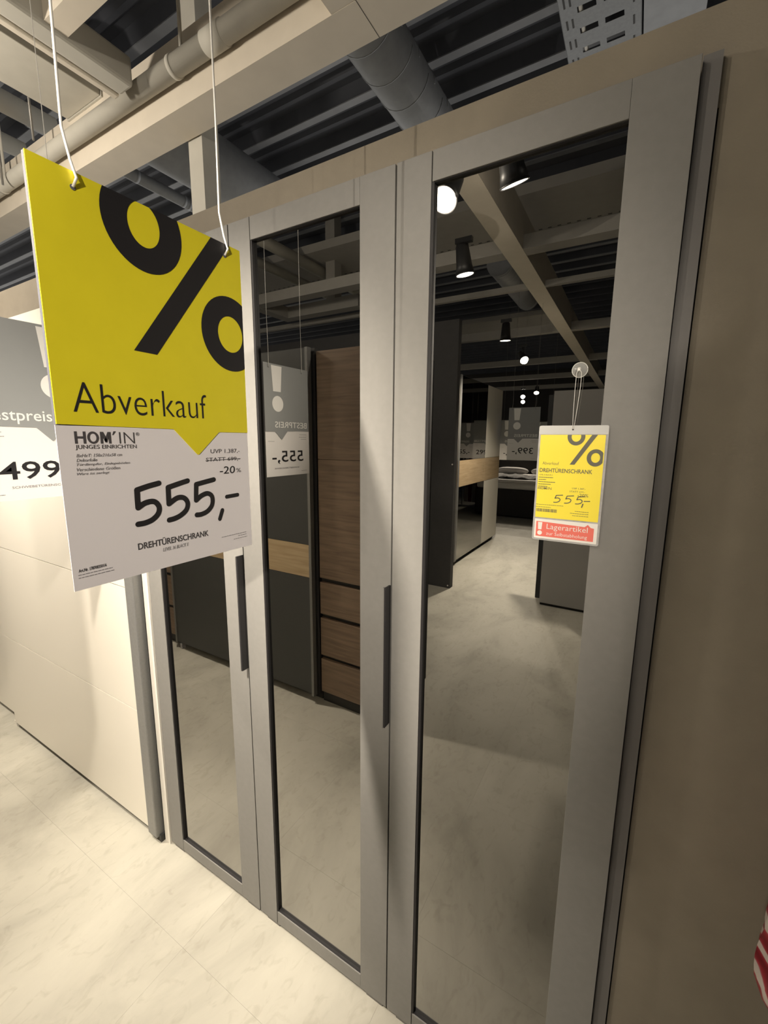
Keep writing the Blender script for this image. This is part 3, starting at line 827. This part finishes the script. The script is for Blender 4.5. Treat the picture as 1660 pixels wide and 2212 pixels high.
# round pipe lying in front of the lit beam face
t = thing('round_pipe', 'pale round pipe running along the lit face of the ceiling beam', 'pipe', (-2.5, 0.448, 3.02))
tubeo('pipe_run', [(-8, 0.462, 3.105), (0.452, 0.462, 3.105)], 0.037, M['beam_grey'], t, 24)
for jx in (-0.30, -1.99, -3.4):
    tubeo('clamp', [(jx - 0.010, 0.462, 3.105), (jx + 0.010, 0.462, 3.105)], 0.0405, M['beam_grey'], t, 24)
    tubeo('hanger_rod', [(jx + 0.045, 0.462, 3.138), (jx + 0.045, 0.462, 3.97)], 0.0075, M['beam_grey'], t, 8)
tubeo('coupling', [(-0.10, 0.462, 3.105), (0.0, 0.462, 3.105)], 0.0405, M['beam_grey'], t, 24)

# slotted rail running towards the camera
def rail(x0, x1, z0, z1, label):
    t = thing('slotted_rail', label, 'rail', ((x0 + x1) / 2, -1.5, z0), group='ceiling rails')
    xm = x0 + (x1 - x0) * 0.27
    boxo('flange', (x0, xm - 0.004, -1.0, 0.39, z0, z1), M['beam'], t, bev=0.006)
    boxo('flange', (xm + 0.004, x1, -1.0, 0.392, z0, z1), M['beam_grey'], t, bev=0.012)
    boxo('slot', (xm - 0.005, xm + 0.005, -0.99, 0.388, z0 + 0.012, z1 - 0.004), M['joint'], t)
    return t
rail(-0.615, -0.478, 3.05, 3.16, 'long slotted ceiling rail ending at the lit beam above the yellow sign')
rail(-2.32, -2.19, 3.05, 3.16, 'second slotted ceiling rail further left at the frame edge')
# flat duct beside the rail
fd = thing('flat_duct', 'flat grey rectangular duct left of the slotted ceiling rail', 'duct', (-1.08, -1.5, 3.24))
boxo('duct_body', (-1.243, -0.925, -1.0, 0.50, 3.24, 3.42), M['beam_grey'], fd, bev=0.004)
boxo('duct_flange', (-1.25, -0.918, 0.50, 0.62, 3.235, 3.425), M['beam_grey'], fd)
ypipe('round_pipe', -1.70, 3.42, 0.055, -4.0, 0.64, M['beam_grey'], 'pale round pipe crossing above the beam behind the yellow sign corner', 'pipe', 'cross pipes', joints=(0.2,))
ypipe('round_pipe', -2.11, 3.42, 0.050, -4.0, 0.64, M['beam_grey'], 'leftmost pale round pipe crossing above the beam', 'pipe', 'cross pipes', joints=(0.3,))
for k, (x, y0, lab) in enumerate(((-1.82, 0.400, 'thin steel hanger rod at the left frame edge above the yellow sign'), (-1.402, 0.400, 'thin steel hanger rod between the pipe and the flat duct'))):
    one(tubeo('hanger_rod', [(x, y0, 3.04 if k == 0 else 3.14), (x, y0, 3.97)], 0.006, M['wire_grey'], None, 8), lab, 'rod', 'hanger rods')
# short lit beam at the top left
one(boxo('cross_beam', (-0.476, 0.460, 0.075, 0.150, 3.06, 3.20), M['beam']), 'short pale cross beam at the top left between rail and girder', 'beam')

# ducts over the wall
def duct(x, z, r, y0, y1, label, bands):
    t = thing('round_duct', label, 'duct', (x, (y0 + y1) / 2, z - r), group='round ventilation ducts')
    tubeo('duct_run', [(x, y0, z), (x, y1, z)], r, M['duct'], t, 32)
    for k in range(bands):
        yb = y0 + (y1 - y0) * (k + 0.5) / bands
        bm = bmesh.new()
        # spiral seam
        add_tube(bm, [(x + (r + 0.001) * math.cos(a), yb + 0.06 * a / PI, z + (r + 0.001) * math.sin(a)) for a in [2 * PI * q / 24 for q in range(25)]], 0.003, 6)
        obj('spiral_seam', bm, M['duct'], t)
    return t
duct(0.105, 3.66, 0.150, 0.66, 3.9, 'round spiral ventilation duct over the wall above the middle wardrobe door', 16)
duct(-1.59, 3.70, 0.215, 0.66, 3.9, 'large round duct behind the support post', 0)
ypipe('round_pipe', -2.06, 3.60, 0.045, 0.66, 3.9, M['duct'], 'thin grey pipe with couplings above the yellow sign, behind the beam', 'pipe', 'cross pipes', joints=(1.35, 1.75, 1.80, 2.4))
# perforated cable tray
ct = thing('cable_tray', 'perforated galvanised cable tray above the right wardrobe door', 'cable tray', (1.13, 2.2, 3.58))
X0, X1, ZT0 = 0.965, 1.300, 3.60
bm = bmesh.new()
# floor of the tray built from strips so the slots are open
NY = 26
for i in range(NY):
    ya = 0.7 + i * 0.12
    add_box(bm, X0, X1, ya, ya + 0.088, ZT0, ZT0 + 0.0015)
    yb = ya + 0.088
    for (xa, xb) in ((X0, X0 + 0.075), (X0 + 0.155, X0 + 0.185), (X0 + 0.265, X1)):
        add_box(bm, xa, xb, yb, ya + 0.12, ZT0, ZT0 + 0.0015)
obj('tray_floor', bm, M['tray'], ct)
for xs in (X0, X1):
    bm = bmesh.new()
    for i in range(NY):
        ya = 0.7 + i * 0.12
        add_box(bm, xs - 0.001, xs + 0.001, ya, ya + 0.085, ZT0, ZT0 + 0.09)
        add_box(bm, xs - 0.001, xs + 0.001, ya + 0.085, ya + 0.12, ZT0, ZT0 + 0.03)
        add_box(bm, xs - 0.001, xs + 0.001, ya + 0.085, ya + 0.12, ZT0 + 0.055, ZT0 + 0.09)
    obj('tray_side', bm, M['tray'], ct)
bm = bmesh.new()
for i in range(NY):
    ya = 0.7 + i * 0.12
    for xx in (X0 + 0.02, X0 + 0.045, X1 - 0.035):
        add_box(bm, xx, xx + 0.008, ya + 0.02, ya + 0.07, ZT0 - 0.0012, ZT0 - 0.0002)
obj('slot_row', bm, M['dark_edge'], ct)['kind'] = 'stuff'
tubeo('cable', [(X1 - 0.06, 0.7, ZT0 + 0.012), (X1 - 0.05, 2.0, ZT0 + 0.012), (X1 - 0.06, 3.8, ZT0 + 0.012)], 0.008, M['tag_yellow'], ct, 8)
tubeo('cable', [(X0 + 0.08, 0.7, ZT0 + 0.012), (X0 + 0.09, 2.0, ZT0 + 0.012), (X0 + 0.08, 3.8, ZT0 + 0.012)], 0.010, M['wire'], ct, 8)
fd2 = thing('flat_duct', 'smooth light grey rectangular duct right of the cable tray', 'duct', (1.44, 2.2, 3.60))
boxo('duct_body', (1.308, 1.560, 0.66, 3.9, 3.60, 3.80), M['duct'], fd2, bev=0.004)
boxo('duct_flange', (1.303, 1.565, 2.6, 2.64, 3.595, 3.805), M['duct'], fd2)
# wide perforated tray and duct seen in the mirrors
wt = thing('cable_tray', 'wide grey cable tray with perforated rim crossing the mirrored ceiling', 'cable tray', (-1, -3.15, 3.5))
boxo('tray_floor', (-6, 4.5, -3.52, -2.86, 3.5, 3.503), M['beam_dimmed'], wt)
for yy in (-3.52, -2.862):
    boxo('tray_side', (-6, 4.5, yy, yy + 0.002, 3.503, 3.58), M['beam_dimmed'], wt)
bm = bmesh.new()
for i in range(70): add_box(bm, -3.0 + i * 0.08, -2.97 + i * 0.08, -3.506, -3.49, 3.4985, 3.4996)
obj('slot_row', bm, M['dark_edge'], wt)['kind'] = 'stuff'
boxo('hanger_rod', (0.30, 0.308, -2.88, -2.872, 3.50, 3.98), M['dark_edge'], wt)
md = ypipe('round_duct', -0.02, 3.55, 0.145, -5.6, -4.15, M['duct'], 'short round duct section hanging in the mirrored ceiling left of the girder', 'duct', None, 28, joints=(-4.2, -5.55))
wp2 = thing('cable_tray', 'second grey tray far back in the mirrored ceiling', 'cable tray', (-0.5, -6.6, 3.5))
boxo('tray_floor', (-1.7, 0.35, -6.95, -6.25, 3.5, 3.503), M['beam_dimmed'], wp2)
for yy in (-6.95, -6.252): boxo('tray_side', (-1.7, 0.35, yy, yy + 0.002, 3.503, 3.57), M['beam_dimmed'], wp2)
# beam frame with post seen in the middle mirror
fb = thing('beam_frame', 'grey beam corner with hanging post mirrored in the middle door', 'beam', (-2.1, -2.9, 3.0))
boxo('beam', (-2.31, -2.18, -3.25, -1.6, 3.0, 3.12), M['beam_dimmed'], fb)
boxo('beam', (-2.18, -1.2, -3.25, -3.12, 3.0, 3.12), M['beam_dimmed'], fb)
boxo('post', (-1.62, -1.50, -3.24, -3.12, 3.12, 3.98), M['beam_dimmed'], fb)

# ------------------------------------------------------------------ spotlights
def lamp(name, loc, aim, label, power, angle=70, blend=0.6, top=2.99, radius=0.045, lens_r=0.058, light=True, col=LAMP_WARM, fill_energy=0.0, fill_radius=0.0):
    loc = Vector(loc); d = (Vector(aim) - loc).normalized()
    t = thing('track_spotlight', label, 'spotlight', loc, (0, 0, 0), 'ceiling spotlights')
    R3 = d.to_track_quat('-Z', 'Y').to_matrix()
    def tr(bm):
        for v in bm.verts: v.co = R3 @ v.co
        return bm
    bm = bmesh.new(); add_tube(bm, [(0, 0, 0.19), (0, 0, 0.18), (0, 0, 0.05), (0, 0, 0.0)], [lens_r * 0.55, lens_r * 0.75, lens_r * 0.95, lens_r * 1.12], 28)
    obj('housing', tr(bm), M['lamp_body'], t, True)
    bm = bmesh.new(); add_tube(bm, [(0, 0, -0.0006), (0, 0, -0.004)], lens_r, 32)
    obj('lens', tr(bm), M['lens'], t, True)
    bm = bmesh.new(); add_tube(bm, [((lens_r * 1.08) * math.cos(2 * PI * k / 32), (lens_r * 1.08) * math.sin(2 * PI * k / 32), -0.002) for k in range(33)], 0.005, 6)
    obj('bezel', tr(bm), M['lamp_body'], t, True)
    piv = R3 @ Vector((0, 0, 0.10))
    bm = bmesh.new()
    add_tube(bm, [piv, piv + Vector((0, 0, 0.10)), Vector((piv.x, piv.y, top - loc.z - 0.03))], 0.009, 8)
    add_box(bm, piv.x - 0.06, piv.x + 0.06, piv.y - 0.016, piv.y + 0.016, top - loc.z - 0.035, top - loc.z - 0.001)
    obj('bracket', bm, M['lamp_body'], t, True)
    if light:
        ld = bpy.data.lights.new('spot_beam', 'SPOT')
        ld.energy = power; ld.color = col; ld.spot_size = math.radians(angle); ld.spot_blend = blend; ld.shadow_soft_size = radius
        lo = bpy.data.objects.new('spot_beam', ld); COL.objects.link(lo)
        lo.parent = t
        lo.location = d * 0.012
        lo.rotation_euler = d.to_track_quat('-Z', 'Y').to_euler()
    if fill_energy:  # omni fill added near the lens to brighten beams and hall
        pd = bpy.data.lights.new('added_fill', 'POINT')
        pd.energy = fill_energy; pd.color = col; pd.shadow_soft_size = fill_radius
        po = bpy.data.objects.new('added_fill', pd); COL.objects.link(po)
        po.parent = t; po.location = d * 0.08
    return t
def track(x0, x1, y0, y1, z, label):
    t = one(boxo('lighting_track', (x0, x1, y0, y1, z, z + 0.03), M['lamp_body']), label, 'track', 'lighting tracks')
    return t
track(-2.4, 2.9, -1.33, -1.295, 2.991, 'black lighting track carrying the two brightest mirrored spotlights')
lamp('l1', (0.555, -1.255, 2.76), (0.46, -0.05, 1.20), 'bright spotlight facing the mirror beside its left edge', 380, 56, 1.0, fill_energy=12)
lamp('l2', (0.882, -1.285, 2.76), (1.35, -2.50, 0.0), 'bright spotlight seen edge-on at the top of the right mirror', 25, 60, 0.8, fill_energy=5)
lamp('l3', (0.319, -2.20, 2.76), (0.62, -2.60, 0.0), 'small spotlight seen edge-on under the mirrored cross beam', 130, 90, 0.8, fill_energy=1)
lamp('l4', (0.038, -4.34, 2.76), (0.0, -4.55, 0.0), 'black spotlight head pointing down in the mirrored passage', 480, 110, 0.8, fill_energy=2)
lamp('l5', (-0.05, -5.71, 2.76), (0.8, -4.6, 1.6), 'round bright spotlight far back in the mirrored passage', 160, 80, 0.8)
lamp('l6', (-1.6, -12.57, 2.76), (-0.9, -9.0, 0.6), 'tiny far spotlight nearest the grey sign in the mirror', 300, 90, 0.8)
lamp('l7', (-1.25, -11.0, 2.76), (-0.7, -8.8, 0.7), 'tiny far spotlight in the middle of the mirrored row', 250, 90, 0.8)
lamp('l8', (-0.75, -10.2, 2.76), (-0.5, -8.6, 0.7), 'tiny far spotlight at the right end of the mirrored row', 200, 90, 0.8)
# unseen lamps outside the picture, added to light the signs and left side
lamp('l9', (2.72, -3.90, 2.76), (0.96, -0.24, 1.56), 'unseen spotlight added behind the camera to light the yellow sign', 600, 21, 1.0)
track(-2.4, -0.85, -0.77, -0.735, 2.991, 'unseen short black track added to carry the left spotlight')
lamp('l10', (-1.15, -0.74, 2.76), (-0.62, -0.36, 0.15), 'unseen spotlight added to light the left floor and white wardrobe', 200, 92, 0.9, fill_energy=48, fill_radius=0.07)
lamp('l11', (1.72, -1.31, 2.76), (-0.05, -0.45, 1.66), 'unseen spotlight added above the camera to light the grey signs', 120, 30, 1.0)

# ------------------------------------------------------------------ striped bag at the lower right edge
bg = thing('cloth_bag', 'red and white striped cloth bag hanging at the lower right edge', 'bag', (1.80, -0.12, 0.76))
bm = bmesh.new()
NS, NR = 28, 22
rows = []
for j in range(NR + 1):
    t = j / NR
    z = 0.755 + t * 0.37
    r = 0.113 * min(1.0, (t + 0.004) / 0.20) ** 0.42 * (1 - 0.28 * max(0, t - 0.45) / 0.55)
    rows.append([bm.verts.new((1.806 + r * math.cos(2 * PI * k / NS) * (1 + 0.05 * math.sin(3 * k + j * 0.5)), -0.12 + 0.72 * r * math.sin(2 * PI * k / NS) * (1 + 0.05 * math.sin(5 * k)), z)) for k in range(NS)])
for a, b in zip(rows, rows[1:]):
    for k in range(NS): bm.faces.new((a[k], a[(k + 1) % NS], b[(k + 1) % NS], b[k])).smooth = True
bm.faces.new(list(reversed(rows[0]))); bm.faces.new(rows[-1])
obj('bag_body', bm, M['stripes'], bg)
tubeo('strap', [(1.77, -0.12, 1.12), (1.785, -0.06, 1.28), (1.806, -0.02, 1.36), (1.83, -0.06, 1.28), (1.845, -0.12, 1.12)], 0.008, M['curtain'], bg, 8)
tubeo('wall_hook', [(1.806, 0.029, 1.355), (1.806, -0.02, 1.350), (1.806, -0.035, 1.375)], 0.006, M['alu'], bg, 8)
